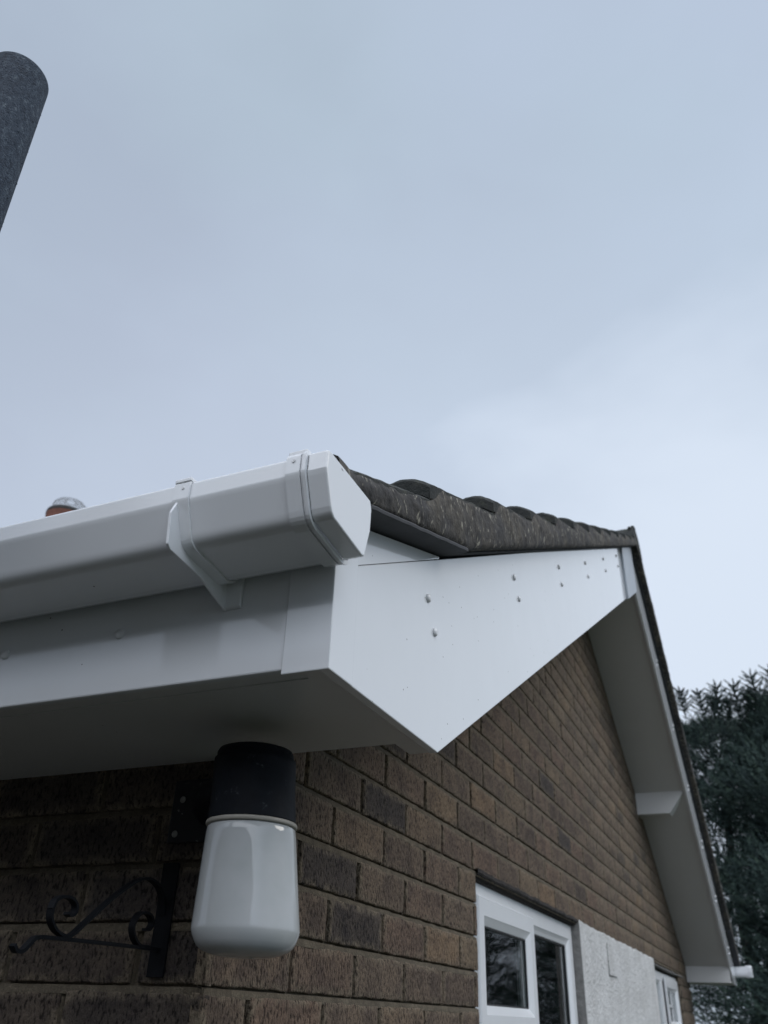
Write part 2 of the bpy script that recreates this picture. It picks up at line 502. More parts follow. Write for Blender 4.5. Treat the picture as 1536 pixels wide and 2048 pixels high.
# ------------------------------------------------------------------ brickwork
def brickwork(mb, mm, org, U, N, bricks, fine):
    """bricks: (u0, u1, z0, z1, tint).  mb = brick mesh, front face pushed out along N"""
    U = Vector(U); N = Vector(N); org = Vector(org)
    for (u0, u1, z0, z1, t) in bricks:
        near = fine(u0, z0)
        nu = max(3, int((u1 - u0) / 0.016)) if near else 3
        nv = 5 if near else 2
        sd = random.uniform(0, 99); off = random.uniform(-0.0012, 0.0012); tl = random.uniform(-0.006, 0.006)
        amp = 0.0016 if near else 0.0006
        us = [u0, u0 + 0.003] + [u0 + (u1 - u0) * i / nu for i in range(1, nu)] + [u1 - 0.003, u1]
        vs_ = [z0, z0 + 0.0025] + [z0 + (z1 - z0) * i / nv for i in range(1, nv)] + [z1 - 0.0025, z1]
        rows = []; tn = []
        for j, z in enumerate([z0] + vs_ + [z1]):
            row = []
            for i, u in enumerate([u0] + us + [u1]):
                back = j == 0 or j == len(vs_) + 1 or i == 0 or i == len(us) + 1
                edge = (j <= 1 or j >= len(vs_) or i <= 1 or i >= len(us))
                d = off + tl * (u - (u0 + u1) / 2)
                ju = amp * nz(sd + z * 60, u * 14) if (i <= 2 or i >= len(us) - 1) else 0
                jz = amp * 1.25 * nz(sd + u * 45, z * 14, 3.3) if (j <= 2 or j >= len(vs_) - 1) else 0
                if back: d = -0.016
                elif edge: d -= 0.0016
                else: d += 0.0013 * nz(sd + u * 30, z * 40, 1.0)
                p = org + U * (u + ju) + N * d; row.append((p.x, p.y, z + jz))
                e = 1.0 if edge else (0.75 if (j in (2, len(vs_) - 1) or i in (2, len(us) - 1)) else 0.12 + 0.25 * (near is False))
                tn.append((t, e, 0, 1))
            rows.append(row)
        mb.grid(rows, tint=tn, smooth=True)

def bed_joint(mm, org, U, N, u0, u1, z, step):
    """struck joint: deep under the course above, near flush at its foot; z = underside of the course above"""
    U = Vector(U); N = Vector(N); org = Vector(org)
    n = max(2, int((u1 - u0) / step)); rows = [[], [], [], []]
    for i in range(n + 1):
        u = u0 + (u1 - u0) * i / n
        j1 = nz(u * 22, z * 7, 5) ; j2 = nz(u * 55, z * 9, 9)
        for r, (zz, d) in enumerate(((z + 0.004, -0.0115), (z - 0.0016 + 0.0010 * j1, -0.0110 + 0.001 * j1), (z - 0.0034 + 0.0016 * j2, -0.0022 + 0.0012 * j1), (z - 0.0135, -0.0006 + 0.0012 * j2))):
            p = org + U * u + N * d
            rows[r].append((p.x, p.y, zz))
    mm.grid(rows[::-1], smooth=True)

def perp_joint(mm, org, U, N, u, z0, z1):
    U = Vector(U); N = Vector(N); org = Vector(org)
    rows = []
    for k in range(5):
        z = z0 + (z1 - z0) * k / 4; j = nz(u * 31, z * 50, 2)
        row = []
        for du, d in ((-0.0068, -0.0040 + 0.001 * j), (-0.0015 + 0.0010 * j, -0.0055 + 0.001 * j), (0.0010 + 0.001 * j, -0.0125), (0.0078, -0.0140)):
            p = org + U * (u + du) + N * d
            row.append((p.x, p.y, z))
        rows.append(row)
    mm.grid(rows, smooth=True)

def tint_of():
    r = random.random()
    if r < 0.05: return random.uniform(0.0, 0.2)
    if r < 0.86: return random.uniform(0.26, 0.78)
    return random.uniform(0.8, 1.0)

W1 = (1.149, 2.350, -0.95, 0.300)       # opening y0, y1, z0, z1
W2 = (4.300, 5.520, -0.95, 0.285)
gb, gm = MB(), MB()                     # gable
fb = MB()                               # front
k_top = int((crest(APX)) / 0.075) + 1
# named tints taken from the photograph for the bricks nearest the camera: (course, half-brick index) -> tint
SPEC = {(1, 1): 0.30, (2, 0): 0.02, (2, 2): 0.08, (1, 3): 0.10, (1, 5): 0.72, (1, 7): 0.97, (0, 1): 0.62, (4, 4): 0.03, (3, 3): 0.82, (0, 5): 0.9}
for k in range(-27, k_top):
    z0 = k * 0.075; z1 = z0 + 0.065
    # y where the rake crosses this course
    ya = max(0.0, (z0 - 0.36) / 0.541); yb = DEP - ya
    if ya >= APX - 0.05: break
    par = k % 2
    # gable: full stretchers start at the corner on even courses
    j = 0.0 if par == 0 else -0.1125
    edges = []
    idx = 0 if par == 0 else -1
    u = j
    while u < DEP:
        a, b = max(u, 0.0), min(u + 0.225, DEP)
        edges.append((a, b, idx)); u += 0.225; idx += 2
    segs = []
    for a, b, ii in edges:
        if b < ya - 0.01 or a > yb + 0.01: continue
        pieces = [(a, b)]
        for (o0, o1, oz0, oz1) in (W1, W2, (2.35, 4.30, -2.1, 0.30)):
            if oz0 - 0.03 < z0 + 0.03 < oz1:
                q = []
                for (c, d) in pieces:
                    if d <= o0 or c >= o1: q.append((c, d))
                    else:
                        if c < o0 - 0.02: q.append((c, o0))
                        if d > o1 + 0.02: q.append((o1, d))
                pieces = q
        for (c, d) in pieces:
            if d - c > 0.02: segs.append((c, d, ii))
    bl = []
    for (a, b, ii) in segs:
        t = SPEC.get((k, ii + 0), None)
        if t is None: t = tint_of()
        bl.append((a + (0.0062 if a > 0.001 else 0.0), b - 0.005 if b < DEP - 0.001 and abs(b - W1[0]) > 0.002 else b, z0, z1, t))
    brickwork(gb, gm, (0, 0, 0), (0, 1, 0), (1, 0, 0), bl, lambda u, z: u < 2.6 and -0.2 < z < 0.9)
    if bl:
        # bed joints, broken at the openings
        runs = [[bl[0][0], bl[0][1]]]
        for q in bl[1:]:
            if q[0] - runs[-1][1] < 0.02: runs[-1][1] = q[1]
            else: runs.append([q[0], q[1]])
        for (a, b) in runs:
            bed_joint(gm, (0, 0, 0), (0, 1, 0), (1, 0, 0), a, b, z0, 0.018 if -0.2 < z0 < 0.9 else 0.08)
        for q, q2 in zip(bl, bl[1:]):
            if q2[0] - q[1] < 0.02: perp_joint(gm, (0, 0, 0), (0, 1, 0), (1, 0, 0), (q[1] + q2[0]) / 2, z0 - 0.002, z1 + 0.002)
    # front wall, x from 0 to XL
    if z0 < 0.40:
        us = []; u = -0.1125 if par == 0 else -0.225
        last = 0.0; first = True
        while last > XL:
            a = u; us.append((max(a, XL), last)); last = a; u -= 0.225
        fl_ = []
        for (a, b) in us[::-1]:
            if b - a < 0.03: continue
            fl_.append((a + 0.005, b - (0.005 if b < -0.001 else 0.0), z0, z1, random.uniform(0.0, 0.20)))  # tints kept darker than the gable: eaves shade partly put into the brick colour
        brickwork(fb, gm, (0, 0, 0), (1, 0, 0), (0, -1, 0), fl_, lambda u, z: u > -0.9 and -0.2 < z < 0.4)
        bed_joint(gm, (0, 0, 0), (1, 0, 0), (0, -1, 0), XL, 0, z0, 0.02 if z0 > -0.2 else 0.1)
        for q, q2 in zip(fl_, fl_[1:]):
            perp_joint(gm, (0, 0, 0), (1, 0, 0), (0, -1, 0), (q[1] + q2[0]) / 2, z0 - 0.002, z1 + 0.002)
part(gb, 'gable_brickwork', M_BRICK, tint=True)
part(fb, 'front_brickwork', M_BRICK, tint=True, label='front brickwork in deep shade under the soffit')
part(gm, 'mortar', M_MORT)
# wall core behind the brick faces (with the window openings left open)
core = MB()
def gpoly(y0, y1, z0):
    pts = [(y0, z0), (y1, z0)]
    zt = lambda y: 0.30 + 0.52 * min(y, DEP - y)
    ys = sorted({y0, y1} | ({APX} if y0 < APX < y1 else set()), reverse=True)
    return pts + [(y, zt(y)) for y in ys]
core.prism([(0.008, GZ), (W1[0], GZ), (W1[0], 0.3), (0.008, 0.3)], 0, -0.25, -0.0095)
core.prism([(W1[1], GZ), (W2[0], GZ), (W2[0], 0.3), (W1[1], 0.3)], 0, -0.25, -0.0095)
core.prism([(W2[1], GZ), (DEP - 0.008, GZ), (DEP - 0.008, 0.3), (W2[1], 0.3)], 0, -0.25, -0.0095)
core.prism([(W1[0], GZ), (W1[1], GZ), (W1[1], W1[2]), (W1[0], W1[2])], 0, -0.25, -0.0095)
core.prism([(W2[0], GZ), (W2[1], GZ), (W2[1], W2[2]), (W2[0], W2[2])], 0, -0.25, -0.0095)
core.prism(gpoly(0.008, DEP - 0.008, 0.302), 0, -0.25, -0.0095)
core.box((XL, 0.0095, GZ), (-0.26, 0.25, 0.42))
core.box((XL, DEP - 0.25, GZ), (-0.26, DEP, 0.42))
core.box((XL, 0.26, GZ), (XL + 0.25, DEP - 0.26, 0.42))
core.prism(gpoly(0.008, DEP - 0.008, 0.422), 0, XL, XL + 0.25)
part(core, 'wall_core', M_MORT)
room = MB()
room.box((-3.0, 0.3, GZ), (-2.95, DEP - 0.3, 0.42))
room.box((-3.0, 0.3, 0.36), (-0.26, DEP - 0.3, 0.40))
part(room, 'inner_wall', M_ROOM)

# render panel between the windows, rough top edge, smooth patch and grey returned edge
rp = MB()
rows = []
NY, NZ_ = 90, 40
for j in range(NZ_ + 1):
    row = []
    for i in range(NY + 1):
        y = 2.352 + (4.298 - 2.352) * i / NY
        zt = 0.300 + 0.006 * nz(y * 9, 2) + 0.005 * nz(y * 40, 5) + (0.004 if y < 2.42 else 0)
        f = j / NZ_
        z = -0.5 + (zt + 0.5) * (1 - (1 - f) ** 1.6)
        e = min(1.0, (1 - f) * 12)
        x = 0.007 + 0.0016 * nz(y * 60, z * 60) + 0.0025 * nz(y * 6, z * 7)
        if j == NZ_: x = -0.004
        row.append((x, y + (0.002 * nz(z * 50) if i == 0 else 0), z))
    rows.append(row)
rp.grid(rows, smooth=True)
rp.box((-0.008, 2.36, GZ), (0.006, 4.29, -0.49))
part(rp, 'render_panel', M_RENDER, label='white roughcast panel between the two windows')
cr_ = MB()
rows = []
for j in range(30):
    z = -0.7 + (0.297 + 0.7) * j / 29
    rows.append([(-0.03 + 0.001 * nz(z * 40), 2.346, z), (-0.012, 2.347 + 0.002 * nz(z * 70, 3), z), (0.004, 2.349 + 0.003 * nz(z * 60, 1), z), (0.0085 + 0.001 * nz(z * 80), 2.354 + 0.003 * nz(z * 90, 4), z)])
cr_.grid(rows, smooth=True)
part(cr_, 'cement_reveal', M_CEM)
pt = MB()
pt.box((0.009, 2.875, 0.150), (0.0125, 3.06, 0.266))
part(pt, 'smooth_patch', M_RENDER, bevel=0.001)

# rotten packing above window and lintel bead over the far one
pk = MB()
for r_, (zz, xx, th) in enumerate(((0.2945, 0.0050, 0.0090), (0.2865, -0.006, 0.003), (0.2825, -0.012, 0.003))):
    rows = []
    for i in range(80):
        y = 1.15 + 1.2 * i / 79
        j1, j2 = nz(y * 14, r_ * 7), nz(y * 42, r_ * 3 + 1)
        x = xx + 0.004 * j1 + 0.003 * j2; z = zz + 0.0022 * j1 + 0.001 * j2
        rows.append([(-0.05, y, z + th), (x, y, z + th), (x + 0.001, y, z), (x - 0.003, y, z - th * (0.5 + 0.4 * j2)), (-0.05, y, z - th)])
    pk.grid(rows)
part(pk, 'window_head_packing', M_ROT)
lb = MB(); lb.box((-0.03, 4.30, 0.271), (0.006, 5.75, 0.277))
part(lb, 'lintel_edge', M_CEM, bevel=0.001)

# ------------------------------------------------------------------ windows
def window_one():
    y0, y1, z0, z1 = 1.150, 2.344, -0.92, 0.281
    f = MB()
    f.ring(1, y0, y1, z0, z1, [(0, -0.085), (0, -0.024), (0.003, -0.021), (0.047, -0.021), (0.051, -0.024), (0.064, -0.032), (0.066, -0.040), (0.066, -0.085)])
    win = part(f, 'window', M_WINF, label='white plastic window with a small top sash beside a tall fixed pane')
    m = MB(); m.box((-0.08, 1.742, z0 + 0.06), (-0.0225, 1.800, z1 - 0.05))
    part(m, 'mullion', M_WINF, win, bevel=0.002)
    s = MB()
    a, b, c, d = 1.196, 1.752, -0.058, 0.249
    s.ring(1, a, b, c, d, [(0.004, -0.05), (0, -0.045), (0, -0.013), (0.003, -0.0095), (0.044, -0.0095), (0.047, -0.0115), (0.064, -0.021), (0.066, -0.026), (0.066, -0.05)])
    sash = part(s, 'sash', M_WINF, win)
    g = MB(); g.ring(1, a + 0.064, b - 0.064, c + 0.064, d - 0.064, [(0, -0.0225), (0.0045, -0.0225), (0.0045, -0.028)])
    part(g, 'gasket', M_GAP, sash)
    p = MB(); p.box((-0.032, a + 0.06, c + 0.06), (-0.027, b - 0.06, d - 0.06)); part(p, 'pane', M_GLASS, sash)
    # fixed light
    r = MB(); r.ring(1, 1.795, y1 - 0.058, z0 + 0.058, z1 - 0.058, [(0, -0.027), (0.010, -0.031), (0.012, -0.038)])
    part(r, 'bead', M_WINF, win)
    g = MB(); g.ring(1, 1.806, y1 - 0.069, z0 + 0.069, z1 - 0.069, [(0, -0.034), (0.0045, -0.034), (0.0045, -0.042)])
    part(g, 'gasket', M_GAP, win)
    p = MB(); p.box((-0.044, 1.79, z0 + 0.06), (-0.039, y1 - 0.06, z1 - 0.06)); part(p, 'pane', M_GLASS, win)
    # lower casement below the small sash
    s = MB()
    s.ring(1, a, b, z0 + 0.03, -0.075, [(0.004, -0.05), (0, -0.045), (0, -0.013), (0.003, -0.0095), (0.044, -0.0095), (0.047, -0.0115), (0.064, -0.021), (0.066, -0.05)])
    lower = part(s, 'sash', M_WINF, win)
    p = MB(); p.box((-0.032, a + 0.06, z0 + 0.09), (-0.027, b - 0.06, -0.13)); part(p, 'pane', M_GLASS, lower)
    # white sealant nibs in the brick joints
    for k in (-1, 0, 1, 2, 3):
        q = MB(); q.box((-0.024, 1.1445, k * 0.075 - 0.012), (-0.004, 1.152, k * 0.075 - 0.001))
        part(q, 'sealant', M_CAP, win, bevel=0.002)
    return win
window_one()
def curtain(y0, y1, x, mat=M_CURT, per=0.05, amp=0.014, z0=-0.95, z1=0.33):
    c = MB(); rows = []
    n = int((y1 - y0) / 0.006)
    for z in (z0, z1):
        rows.append([(x + amp * math.sin(2 * math.pi * (y0 + (y1 - y0) * i / n) / per + 1.5 * nz(i * 0.05)), y0 + (y1 - y0) * i / n, z) for i in range(n + 1)])
    c.grid(rows, smooth=True)
    return part(c, 'curtain', mat)
curtain(1.20, 1.80, -0.075)
curtain(1.82, 2.38, -0.075)
curtain(4.32, 4.75, -0.13)

def window_two():
    y0, y1, z0, z1 = 4.302, 5.505, -0.92, 0.256
    f = MB()
    f.ring(1, y0, y1, z0, z1, [(0, -0.085), (0, -0.024), (0.003, -0.021), (0.044, -0.021), (0.048, -0.024), (0.060, -0.032), (0.062, -0.085)])
    win = part(f, 'window', M_WINF, label='white window at the far end of the gable wall')
    m = MB(); m.box((-0.08, 4.69, z0 + 0.05), (-0.0225, 4.80, z1 - 0.04)); part(m, 'mullion', M_WINF, win, bevel=0.002)
    p = MB(); p.box((-0.044, 4.34, z0 + 0.05), (-0.039, 4.70, z1 - 0.05)); part(p, 'pane', M_GLASS, win)
    s = MB()
    a, b, c, d = 4.845, 5.46, -0.06, 0.238
    s.ring(1, a, b, c, d, [(0, -0.045), (0, -0.012), (0.003, -0.0095), (0.052, -0.0095), (0.056, -0.012), (0.070, -0.024), (0.070, -0.05)])
    sash = part(s, 'sash', M_WINF, win)
    p = MB(); p.box((-0.034, a + 0.06, c + 0.06), (-0.029, b - 0.06, d - 0.06)); part(p, 'pane', M_GLASS, sash)
    g = MB(); g.box((-0.028, 5.13, c + 0.07), (-0.020, 5.155, d - 0.07)); g.box((-0.028, a + 0.07, 0.083), (-0.019, 5.13, 0.096))
    part(g, 'glazing_bar', M_WINF, sash)
    gg = MB(); gg.box((-0.030, 4.815, z0 + 0.05), (-0.018, 4.838, z1 - 0.03)); part(gg, 'gasket', M_GAP, win)
    s = MB(); s.ring(1, a, b, z0 + 0.03, -0.075, [(0, -0.045), (0, -0.0095), (0.052, -0.0095), (0.070, -0.024), (0.070, -0.05)])
    lo = part(s, 'sash', M_WINF, win)
    p = MB(); p.box((-0.034, a + 0.06, z0 + 0.09), (-0.029, b - 0.06, -0.13)); part(p, 'pane', M_GLASS, lo)
window_two()

# ------------------------------------------------------------------ eaves box, fascia, bargeboards, soffits
def mir(y): return DEP - y
fs_ = MB(); fs_.prism([(YF, ZS + 0.004), (YF + 0.010, ZS + 0.004), (YF + 0.010, 0.452), (YF, 0.452)], 0, XL - 0.3, XB - 0.004)
part(fs_, 'fascia', M_PVC, bevel=0.002, label='front fascia board below the gutter')
fs_ = MB(); fs_.prism([(mir(YF), ZS + 0.004), (mir(YF + 0.010), ZS + 0.004), (mir(YF + 0.010), 0.452), (mir(YF), 0.452)], 0, XL - 0.3, XB - 0.014)
part(fs_, 'fascia', M_PVC, bevel=0.002)
sf = MB()
sf.box((XL - 0.3, YF + 0.0105, ZS + 0.0065), (XB - 0.0125, 0.0, ZS + 0.0145))
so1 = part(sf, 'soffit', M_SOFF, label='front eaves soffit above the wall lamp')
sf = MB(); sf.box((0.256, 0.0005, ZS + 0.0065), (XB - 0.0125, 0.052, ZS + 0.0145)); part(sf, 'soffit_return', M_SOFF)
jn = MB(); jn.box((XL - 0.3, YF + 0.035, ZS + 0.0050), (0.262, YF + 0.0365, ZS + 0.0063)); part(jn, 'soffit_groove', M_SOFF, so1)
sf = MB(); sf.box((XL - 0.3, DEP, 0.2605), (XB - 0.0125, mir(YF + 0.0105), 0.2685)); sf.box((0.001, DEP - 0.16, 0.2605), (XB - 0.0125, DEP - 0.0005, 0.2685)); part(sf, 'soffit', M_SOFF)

def barge(sg, y_end):
    m_ = (lambda y: y) if sg > 0 else mir
    ZS = 0.278 if sg > 0 else 0.254
    pts = [(YF + 0.0, ZS), ((ZS - 0.259) / 0.541, ZS), (y_end, bot(y_end)), (y_end, top(y_end)), (YF, top(YF))]
    b = MB(); b.prism([(m_(y), z) for y, z in pts], 0, XB - 0.012, XB)
    return b
nb = part(barge(1, APX - 0.0005), 'bargeboard', M_PVC, bevel=0.0012, label='near bargeboard climbing from the boxed corner to the apex')
fbg = part(barge(-1, APX - 0.0005), 'bargeboard', M_PVC, bevel=0.0012, label='far bargeboard descending beyond the apex')
# filler strip above the near board, under the shallow first length of undercloak
fl2 = MB()
fl2.prism([(YF + 0.02, top(YF + 0.02) + 0.0007), (0.047, top(0.047) + 0.0007), (0.047, zund(0.047) - 0.0092), (YF + 0.02, zund(YF + 0.02) - 0.0092)], 0, XB - 0.014, XB - 0.0006)
part(fl2, 'packing_strip', M_PVC, bevel=0.0006)
gp = MB(); gp.prism([(YF + 0.02, top(YF + 0.02) - 0.004), (0.06, top(0.06) - 0.004), (0.06, top(0.06) + 0.006), (YF + 0.02, top(YF + 0.02) + 0.006)], 0, XB - 0.020, XB - 0.0125 )
part(gp, 'joint_backing', M_GAP)
# corner trim wrapping fascia and bargeboard
ct = MB()
ct.prism([(0.250, YF - 0.003), (XB + 0.003, YF - 0.003), (XB + 0.003, -0.243), (XB + 0.0004, -0.243), (XB + 0.0004, YF - 0.0004), (0.250, YF - 0.0004)], 2, ZS - 0.002, 0.436)
part(ct, 'corner_trim', M_PVC, bevel=0.0012)
tf = MB(); tf.add([(0.262, YF + 0.0, ZS - 0.0005), (XB - 0.004, YF + 0.0, ZS - 0.0005), (0.288, YF + 0.034, ZS + 0.0055), (0.279, YF + 0.036, ZS + 0.0055)], [(0, 1, 2, 3)])
part(tf, 'trim_tab', M_SOFF)
# apex cover
ac = MB()
ap = [(2.60, bot(2.60) - 0.002), (3.04, bot(3.04) - 0.002), (3.04, top(3.04)), (2.60, top(2.60))]
ac.prism(ap, 0, XB + 0.0005, XB + 0.012)
part(ac, 'apex_cover', simple('grey_joint_cover', (0.30, 0.335, 0.37), 0.35, 14, 0.12), bevel=0.002)

# verge soffits up both rakes, back panels of the eaves boxes
for m_ in ((lambda y: y), mir):
    v = MB()
    y0, y1 = 0.06, APX
    q = [(m_(y0), bot(y0) + 0.014), (m_(y1), bot(y1) + 0.014), (m_(y1), bot(y1) + 0.022), (m_(y0), bot(y0) + 0.022)]
    v.prism(q, 0, 0.001, XB - 0.0125)
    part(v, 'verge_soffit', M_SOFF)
    bp = MB()
    if m_(0) == 0:
        bp.box((0.001, 0.0005, ZS + 0.015), (0.2555, 0.008, 0.36))
    else:
        bp.box((0.001, DEP - 0.17, 0.2590), (XB - 0.0125, DEP - 0.1605, 0.335)); bp.box((0.001, DEP - 0.158, 0.330), (XB - 0.0125, DEP - 0.149, 0.405))
    part(bp, 'box_end_panel', M_SOFF)
# boxed purlin end under the far verge
pu = MB()
yc, zc = 4.46, 1.088
pu.add([(0.0, yc, zc), (0.19, yc, zc), (0.285, yc, zc + 0.12), (0.285, yc, zc + 0.19), (0, yc, zc + 0.19),
        (0.0, yc + 0.12, zc), (0.19, yc + 0.12, zc), (0.285, yc + 0.12, zc + 0.12), (0.285, yc + 0.12, zc + 0.19), (0, yc + 0.12, zc + 0.19)],
       [(0, 1, 2, 3, 4), (9, 8, 7, 6, 5), (0, 5, 6, 1), (1, 6, 7, 2), (2, 7, 8, 3), (3, 8, 9, 4)])
part(pu, 'purlin_box', M_SOFF, bevel=0.002)

# fixing caps
def cap_mesh():
    m = MB(); prof = [(0.0064, 0.0), (0.0066, 0.0016), (0.0060, 0.0030), (0.0040, 0.0042), (0.0, 0.0046)]
    rows = [[(h, max(r, 1e-5) * math.cos(2 * math.pi * k / 20), max(r, 1e-5) * math.sin(2 * math.pi * k / 20)) for k in range(20)] for r, h in prof]
    m.grid(rows, smooth=True, closed=True)
    return m
cap0 = cap_mesh().build('fixing_cap', M_CAP, house)
CAPS = [(-0.005, 0.490), (0.022, 0.448), (0.506, 0.769), (0.538, 0.734), (1.015, 1.046), (1.035, 1.002), (1.491, 1.297), (1.524, 1.262), (1.96, 1.55), (1.992, 1.514), (2.418, 1.798), (2.444, 1.759)]
first = True
def put_cap(loc, rz):
    global first
    o = cap0 if first else cap0.copy()
    if not first: COL.objects.link(o); o.parent = house
    first = False
    o.location = Vector(loc) - HO; o.rotation_euler = (0, 0, rz)
for y, z in CAPS: put_cap((XB, y, z), 0)
for y, z in CAPS: put_cap((XB, mir(y) - 0.01, z), 0)
for x, z in ((-0.162, 0.353), (0.019, 0.356), (-0.49, 0.353), (-0.66, 0.35)): put_cap((x, YF, z), -math.pi / 2)

# ------------------------------------------------------------------ roof
RH = 0.052
def roll(xp):
    """tile profile height at distance xp in from the verge: bold roll, flat pan"""
    p = (xp + 0.030) % 0.30
    if p < 0.15: return RH * math.sin(math.pi * p / 0.15) ** 0.9
    return 0.006 * (0.5 - 0.5 * math.cos(2 * math.pi * (p - 0.15) / 0.15))
xs = []
x = 0.0
while x < 0.95: xs.append(x); x += 0.006 if x < 0.2 else 0.0125
while x < -XL + 0.6: xs.append(x); x += 0.0375
for m_, nm_ in (((lambda y: y), 'near'), (mir, 'far')):
    FAR = nm_ == 'far'
    zu = zund_far if FAR else zund
    t = MB()
    for i in range(len(TAILS) - 1):
        ya, yb = TAILS[i], TAILS[i + 1] + (0.03 if i < len(TAILS) - 2 else 0)
        rows = []
        prof = [(ya + 0.045, -0.034), (ya + 0.006, -0.030), (ya, -0.024), (ya - 0.001, -0.006), (ya + 0.004, -0.001), (ya + 0.02, 0.0)] + [(ya + (yb - ya) * f, 0.0) for f in ([0.06 + 0.94 * q / 26 for q in range(27)] if ya < 1.3 else (0.3, 0.5, 0.75, 1.0))]
        for (y, dz) in prof:
            row = []
            for xp in xs:
                yy = min(max(y, TAILS[i]), TAILS[i + 1])
                zc_ = crest_y(yy, i) + (y - yy) * 0.5
                j = 0.0015 * nz(xp * 25, y * 25, i) + (0.0010 * nz(xp * 60, y * 60, i) + 0.0014 * nz(xp * 190, y * 190, i) if xp < 0.3 else 0)
                zc_ -= 0.022 * min(1.0, max(0.0, (xp - 0.085) / 0.06))
                row.append((XV - xp, m_(y), zc_ - RH + roll(xp) * (0.96 if dz < -0.01 else 1) + dz + j))
            rows.append(row)
        # side skirt at the verge
        t.grid([r[::-1] for r in rows] if nm_ == 'near' else rows, smooth=False)
        sk = [[r[0] for r in rows[3:]], [(r[0][0] - 0.001, r[0][1], r[0][2] - 0.022) for r in rows[3:]], [(r[0][0] - 0.02, r[0][1], r[0][2] - 0.024) for r in rows[3:]]]
        t.grid(sk)
    part(t, 'roof_tiles', M_TILE, label='near slope of mossy rolled tiles' if nm_ == 'near' else 'far slope of mossy rolled tiles')
    # verge bedding mortar
    v = MB(); rows = []
    y = -0.384; NV = 12
    ys = []
    while y < APX: ys.append(y); y += 0.009 if y < 1.4 else 0.02
    ys.append(APX)
    for y in ys:
        i = max(k for k in range(len(TAILS) - 1) if TAILS[k] <= max(y, TAILS[0]))
        a, b = TAILS[i], TAILS[i + 1]; tt = (y - a) / (b - a)
        # blend the step so that mortar is smeared across the joint
        prev = crest_y(y, i - 1) if i > 0 else crest_y(y, 0)
        s_ = min(1.0, max(0.0, (y - a) / 0.055)); s_ = s_ * s_ * (3 - 2 * s_)
        zc_ = prev * (1 - s_) + crest_y(y, i) * s_ if i > 0 else crest_y(max(y, a), 0)
        jag = 0.0035 * nz(y * 34, 3) + 0.0022 * nz(y * 95, 8)
        z1 = zc_ - RH + roll(0) - 0.003 + jag
        z0 = zu(y) + 0.0006
        row = [(XV - 0.05, m_(y), z0)]
        for k in range(NV + 1):
            f = k / NV
            z = z0 + (z1 - z0) * f
            sl = 0.0035 * math.sin(math.pi * f)
            x = XV + 0.0005 + sl - (0.004 if k in (0,) else 0) + 0.0028 * nz(y * 17, z * 20) + 0.0020 * nz(y * 60, z * 60, 4) + 0.0010 * nz(y * 150, z * 140, 7)
            zz = z + (0.0012 * nz(y * 80, 1.7) if k == 0 else 0)
            row.append((x, m_(y), zz))
        row.append((XV - 0.006, m_(y), z1 + 0.004))
        row.append((XV - 0.05, m_(y), z1 + 0.001))
        rows.append(row)
    v.grid(rows if nm_ == 'far' else [r[::-1] for r in rows], smooth=True)
    ye = -0.380
    ze = crest_y(ye, 0)
    arc = [(XV - 0.001 - 0.012 * k, ze - RH + roll(0.001 + 0.012 * k) - 0.010) for k in range(10)]
    pl = [(XV - 0.001, m_(ye), zu(ye))] + [(x, m_(ye), z) for x, z in arc] + [(XV - 0.11, m_(ye), zu(ye))]
    v.add(pl, [tuple(range(len(pl)))])
    part(v, 'verge_mortar', M_VERGE)
    # cracks across the mortar
    # undercloak: one shallow length at the eaves, the rest on the rake
    def slab(y0, y1, xa, xb, th, ragged):
        u = MB(); rows = []
        n = max(2, int((y1 - y0) / 0.02))
        for i in range(n + 1):
            y = y0 + (y1 - y0) * i / n
            z = zu(y)
            xo = xb + (0.0018 * nz(y * 40, 2) + 0.0014 * nz(y * 130, 5) if ragged else 0)
            rows.append([(xa, m_(y), z), (xo - 0.001, m_(y), z), (xo, m_(y), z - 0.002), (xo - 0.0005, m_(y), z - th + 0.001), (xo - 0.002, m_(y), z - th), (xa, m_(y), z - th)])
        u.grid(rows if nm_ == 'far' else [r[::-1] for r in rows])
        u.add([p for p in rows[0]] + [p for p in rows[-1]], [tuple(range(6)), tuple(range(11, 5, -1))])
        return u
    part(slab(-0.345, 0.062, 0.17, XV + 0.0022, 0.0065, True), 'undercloak', M_UNDER)
    part(slab(0.075, APX, 0.17, XB + 0.016, 0.0045, True), 'undercloak', M_UNDER)
# ridge tiles
rg = MB()
L = 0.45; x1 = XV + 0.004
while x1 > XL - 0.2:
    rows = []
    for xx, r_ in ((x1, 0.128), (x1 - L + 0.03, 0.122), (x1 - L + 0.03, 0.129)):
        rows.append([(xx, APX + r_ * math.sin(a) * 1.15, 2.170 + r_ * math.cos(a) * 0.95 + 0.003 * nz(xx * 9, a * 3)) for a in [(-1.45 + 2.9 * k / 20) for k in range(21)]])
    rg.grid(rows, smooth=True)
    x1 -= L
rg.add([(XV + 0.002, APX + 0.120 * math.sin(a) * 1.1 , 2.170 + 0.118 * math.cos(a) * 0.95) for a in [(-1.5 + 3.0 * k / 16) for k in range(17)]] , [tuple(range(17))])
part(rg, 'ridge_tiles', M_TILE)
lump = MB()
for _ in range(14):
    yy = APX + random.uniform(-0.14, 0.14); c = Vector((XV - random.uniform(0, 0.03), yy, 2.170 + 0.12 * math.cos((yy - APX) / 0.14) + 0.002)); r_ = random.uniform(0.006, 0.013)
    lump.lathe([(0, c.z + r_), (r_ * 0.7, c.z + r_ * 0.7), (r_, c.z), (r_ * 0.7, c.z - r_ * 0.7), (0, c.z - r_)], (c.x, c.y, c.z), 8)
part(lump, 'moss_clumps', M_TILE)

